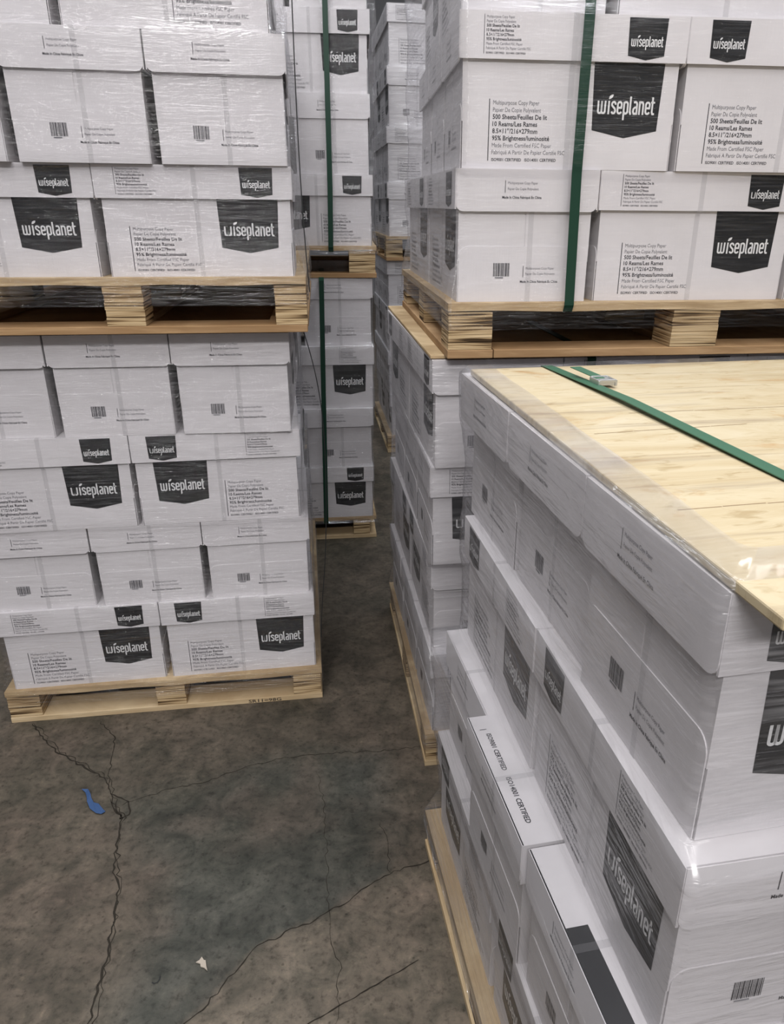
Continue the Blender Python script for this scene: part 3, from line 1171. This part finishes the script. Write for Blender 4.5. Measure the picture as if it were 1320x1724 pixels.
sheet(R0, 1.1515, (.012, 1.15, -.042, .90), 'bare pale plywood sheet on top of the foreground right load', M_SHEET, .011)

# right middle, lower
R1 = dict(name='lower middle right load', short=False, yaw=9.0, org=(.002, 1.72), z=[.108, .358, .613, .872, 1.125],
          pallet_rect=(-.012, 1.20, -.01, .92),
          layers=[dict(k='S', o=(.003, 1.715), yaw=9.5, v={0: ('B', 'A')}),
                  dict(k='E', o=(.003, 1.735), yaw=9.3, v={0: ('B', 'B'), 3: ('A', 'A')}),
                  dict(k='S', o=(-.001, 1.715), yaw=8.5, v={0: ('B', 'A')}),
                  dict(k='E', o=(.002, 1.695), yaw=9.5, v={0: ('A', 'A'), 3: ('B', 'B')})])
do_load(R1, M_FILM_R0, 'hazy stretch film wrapped round the lower middle right load', .06)
pallet(R1, 0, .108, 'wooden pallet on the floor under the lower middle right load', [(-.01, .085), (.5, .6), (1.10, 1.198)])
sheet(R1, 1.1262, (-.006, 1.19, -.010, .90), 'plywood sheet between the two middle right loads', M_DECK, .008)

# right middle, upper
R2 = dict(name='upper right load', short=False, yaw=8.0, org=(.043, 1.69), z=[1.25, 1.508, 1.776, 2.03, 2.28],
          pallet_rect=(-.012, 1.20, -.022, .92),
          layers=[dict(k='E', o=(.043, 1.685), yaw=8.0, v={0: ('A', 'A'), 1: ('A', 'A'), 2: ('A', 'A'), 3: ('A', 'A')}),
                  dict(k='S', o=(.044, 1.695), yaw=5.5, v={0: ('A', 'A'), 1: ('A', 'B')}),
                  dict(k='E', o=(.041, 1.715), yaw=5.0, v={1: ('N', 'A'), 2: ('N', 'A')})])
do_load(R2, M_FILM_R, 'clear stretch film pulled tight round the upper right load', 1.195)
pallet(R2, 1.1345, 1.25, 'wooden pallet with plywood corner blocks raised under the upper right load', [(-.01, .085), (.492, .60), (1.10, 1.198)])

# centre back
C1 = dict(name='lower centre back load', short=True, yaw=8.0, org=(-.25, 3.31), z=[.108, .353, .62, .887, 1.161],
          pallet_rect=(-.90, .0, 0, 1.2),
          layers=[dict(k='S', o=(-.256, 3.30), yaw=8), dict(k='E', o=(-.254, 3.30), yaw=8), dict(k='S', o=(-.244, 3.31), yaw=8, v={0: ('A', 'B')}), dict(k='E', o=(-.246, 3.33), yaw=8)])
do_load(C1, M_FILM_L, 'clear stretch film round the lower centre back load', .10)
pallet(C1, 0, .108, 'wooden pallet in the dark under the lower centre back load', [(-.90, -.80), (-.49, -.40), (-.105, -.03)])
C2 = dict(name='upper centre back load', short=True, yaw=6.0, org=(-.235, 3.33), z=[1.285, 1.548, 1.828, 2.10, 2.37],
          pallet_rect=(-.90, .006, -.01, 1.2),
          layers=[dict(k='S', o=(-.236, 3.33), yaw=6, v={0: ('B', 'A')}), dict(k='E', o=(-.242, 3.33), yaw=5), dict(k='S', o=(-.238, 3.33), yaw=5), dict(k='E', o=(-.238, 3.33), yaw=5)])
do_load(C2, M_FILM_L, 'clear stretch film round the upper centre back load', 1.262)
pallet(C2, 1.162, 1.285, 'wooden pallet raised under the upper centre back load', [(-.90, -.80), (-.48, -.40), (-.105, .002)])

# far back, in the gap
D1 = dict(name='lower farthest load', short=False, yaw=9.0, org=(-.262, 4.66), z=[.108, .365, .625, .885, 1.145],
          pallet_rect=(-.01, 1.2, -.01, .92),
          layers=[dict(k='E', o=(-.252, 4.66)), dict(k='S', o=(-.262, 4.66)), dict(k='E', o=(-.262, 4.66)), dict(k='S', o=(-.262, 4.66))])
do_load(D1, M_FILM_R0, 'hazy stretch film round the lower farthest load', .06)
pallet(D1, 0, .108, 'wooden pallet on the floor under the lower farthest load', [(-.01, .085), (.5, .6), (1.10, 1.198)])
D2 = dict(name='upper farthest load', short=False, yaw=9.0, org=(-.255, 4.65), z=[1.276, 1.555, 1.83, 2.11, 2.39],
          pallet_rect=(-.01, 1.2, -.01, .92),
          layers=[dict(k='E', o=(-.255, 4.65)), dict(k='S', o=(-.255, 4.65)), dict(k='E', o=(-.250, 4.65)), dict(k='S', o=(-.245, 4.65))])
do_load(D2, M_FILM_R0, 'hazy stretch film round the upper farthest load', 1.2)
pallet(D2, 1.146, 1.276, 'wooden pallet raised under the upper farthest load', [(-.01, .085), (.5, .6), (1.10, 1.198)])


# ------------------------------------------------------------------ straps
def on(S, u, v, z):
    x, y = rot2((u, v), math.radians(S['yaw']))
    return (S['org'][0] + x, S['org'][1] + y, z)


def udir(S):
    x, y = rot2((1, 0), math.radians(S['yaw']))
    return (x, y, 0)


G = 'green packing straps'
ribbon('packing_strap', [on(R2, .246, -.030, 2.3), on(R2, .244, -.034, 1.77), on(R2, .243, -.030, 1.50), on(R2, .248, -.030, 1.245), on(R2, .248, -.022, 1.232), on(R2, .248, .10, 1.2305), on(R2, .25, .9, 1.2305)],
       .0205, udir(R2), .0012, M_STRAP, 'dark green strap running down the upper right load', 'strap', G)
ribbon('packing_strap', [on(C2, -.160, -.02, 2.45), on(C2, -.166, -.022, 2.0), on(C2, -.172, -.020, 1.5), on(C2, -.178, -.018, 1.28), on(C2, -.178, -.008, 1.262), on(C2, -.178, .6, 1.262)],
       .020, udir(C2), .0012, M_STRAP, 'dark green strap on the upper centre back load', 'strap', G)
ribbon('packing_strap', [on(C1, -.2, .5, 1.1645), on(C1, -.205, -.005, 1.1645), on(C1, -.205, -.026, 1.155), on(C1, -.217, -.024, .7), on(C1, -.232, -.026, .10), on(C1, -.232, -.015, .085)],
       .020, udir(C1), .0012, M_STRAP, 'dark green strap on the lower centre back load', 'strap', G)
ribbon('packing_strap', [on(R1, .36, .5, 1.1355), on(R1, .36, -.012, 1.1355), on(R1, .36, -.032, 1.125), on(R1, .355, -.032, .11), on(R1, .355, -.015, .09)],
       .020, udir(R1), .0012, M_STRAP, 'dark green strap end under the upper right load, mostly hidden', 'strap', G)
# strap across the bare plywood top with its buckle
sdir = Vector((math.sin(math.radians(-12.5)), math.cos(math.radians(-12.5)), 0))
pz = 1.1645
P0 = Vector((.393, .814, pz))
side = Vector((sdir.y, -sdir.x, 0))
back = P0 + (Vector((.226, 1.409, pz)) - P0) * 1.05
front = P0 - (Vector((.226, 1.409, pz)) - P0).normalized() * .345
s0 = empty('packing_strap', (0, 0, 0))
tag(s0, 'green strap with metal buckle lying across the bare plywood top', 'strap', G)
tl = (Vector((.226, 1.409, pz)) - P0).normalized()
sd = Vector((tl.y, -tl.x, 0))
fb = front - tl * .012
ribbon('band', [tuple(back + Vector((0, 0, -.35)) + tl * .012), tuple(back + tl * .008), tuple(back), tuple(P0 + tl * .35 + Vector((0, 0, .006))), tuple(P0 + Vector((0, 0, .001))), tuple(front), tuple(fb + Vector((0, 0, -.02))), tuple(fb + Vector((0, 0, -.4)))],
       .021, tuple(sd), .0012, M_STRAPL, None, None, parent=s0)
bk = Vector((.287, 1.275, pz + .006))
ribbon('loose_end', [tuple(bk + tl * -.01), tuple(bk + tl * .02 + Vector((-.004, 0, .006))), tuple(bk + tl * .055 + Vector((-.022, .01, .012)))], .019, tuple(sd), .0012, M_STRAPL, None, None, parent=s0)
mbk = MB()
mbk.box(-.015, .015, -.016, .016, -.003, .004)
mbk.box(-.017, -.013, -.018, .018, -.004, .006)
mbk.box(.013, .017, -.018, .018, -.004, .006)
mbk.box(-.015, .015, -.018, -.014, .002, .007)
mbk.box(-.015, .015, .014, .018, .002, .007)
bo = mbk.obj('buckle', [M_METAL], s0, tuple(bk), math.radians(14), bevel=.001)
bo['label'] = 'metal wire buckle'


def cord(pts, r, label):
    cu = bpy.data.curves.new('cord', 'CURVE')
    cu.dimensions = '3D'
    cu.bevel_depth = r
    cu.bevel_resolution = 2
    sp = cu.splines.new('NURBS')
    sp.points.add(len(pts) - 1)
    for i, p in enumerate(pts):
        sp.points[i].co = (*p, 1)
    sp.use_endpoint_u = True
    sp.order_u = 3
    ob = bpy.data.objects.new('cord', cu)
    me = bpy.data.meshes.new_from_object(ob)
    bpy.data.objects.remove(ob)
    me.materials.clear()
    me.materials.append(M_CORD)
    o = bpy.data.objects.new('thin_cord', me)
    COL.objects.link(o)
    tag(o, label, 'cord')
    return o


cord([on(L2, .030, .02, 2.3), on(L2, .026, .02, 1.9), on(L2, .022, .015, 1.6), on(L2, .026, .0, 1.35), on(L2, .032, -.01, 1.24)], .0013, 'thin dark cord hanging at the right edge of the upper left load')
cord([on(L1, .012, .03, 1.135), on(L1, .045, .02, 1.02), on(L1, .058, .02, .80), on(L1, .045, .02, .5), on(L1, .022, .02, .3), on(L1, .016, .02, .2)], .0013, 'thin dark cord bowing out from the lower left load')

# ------------------------------------------------------------------ litter on the floor
mb = MB()
tp = [(-.919, 1.6), (-.903, 1.602), (-.888, 1.582), (-.881, 1.569), (-.868, 1.553), (-.852, 1.546), (-.834, 1.529), (-.824, 1.519), (-.832, 1.512), (-.846, 1.514), (-.869, 1.531), (-.885, 1.553), (-.894, 1.572), (-.905, 1.59)]
n = len(tp)
for p in tp:
    mb.v.append((p[0], p[1], .0012 + .004 * abs(math.sin(p[0] * 90))))
for p in tp:
    mb.v.append((p[0], p[1], .0022 + .004 * abs(math.sin(p[0] * 90))))
for i in range(n // 2 - 1):
    a, b, c, d = i, i + 1, n - 2 - i, n - 1 - i
    mb.f += [(d, c, b, a), (n + a, n + b, n + c, n + d)]
    mb.m += [0, 0]
for i in range(n):
    j = (i + 1) % n
    mb.f.append((i, j, n + j, n + i))
    mb.m.append(0)
tag(mb.obj('tape_scrap', [M_BLUE]), 'torn scrap of blue tape lying on the concrete floor', 'tape scrap')
mb = MB()
lf = [(-.473, 1.099), (-.467, 1.103), (-.464, 1.111), (-.458, 1.104), (-.454, 1.103), (-.449, 1.090), (-.444, 1.080), (-.453, 1.087), (-.461, 1.090), (-.463, 1.096)]
mb.prism(lf, lambda s, t, q: (s, t, q + .002 * abs(math.sin(s * 300))), .001, .0035)
tag(mb.obj('dry_leaf', [M_LEAF]), 'small crumpled pale scrap on the dark floor patch', 'scrap')
mb = MB()
g = stroke([(-.549, 1.056), (-.544, 1.053), (-.538, 1.056), (-.536, 1.062), (-.537, 1.070)], .002)
mb.flat(g, lambda s, t, q: (s, t, q), .002, 0)
tag(mb.obj('fibre_curl', [M_CORD]), 'tiny black curled fibre on the floor near the bottom edge', 'fibre')
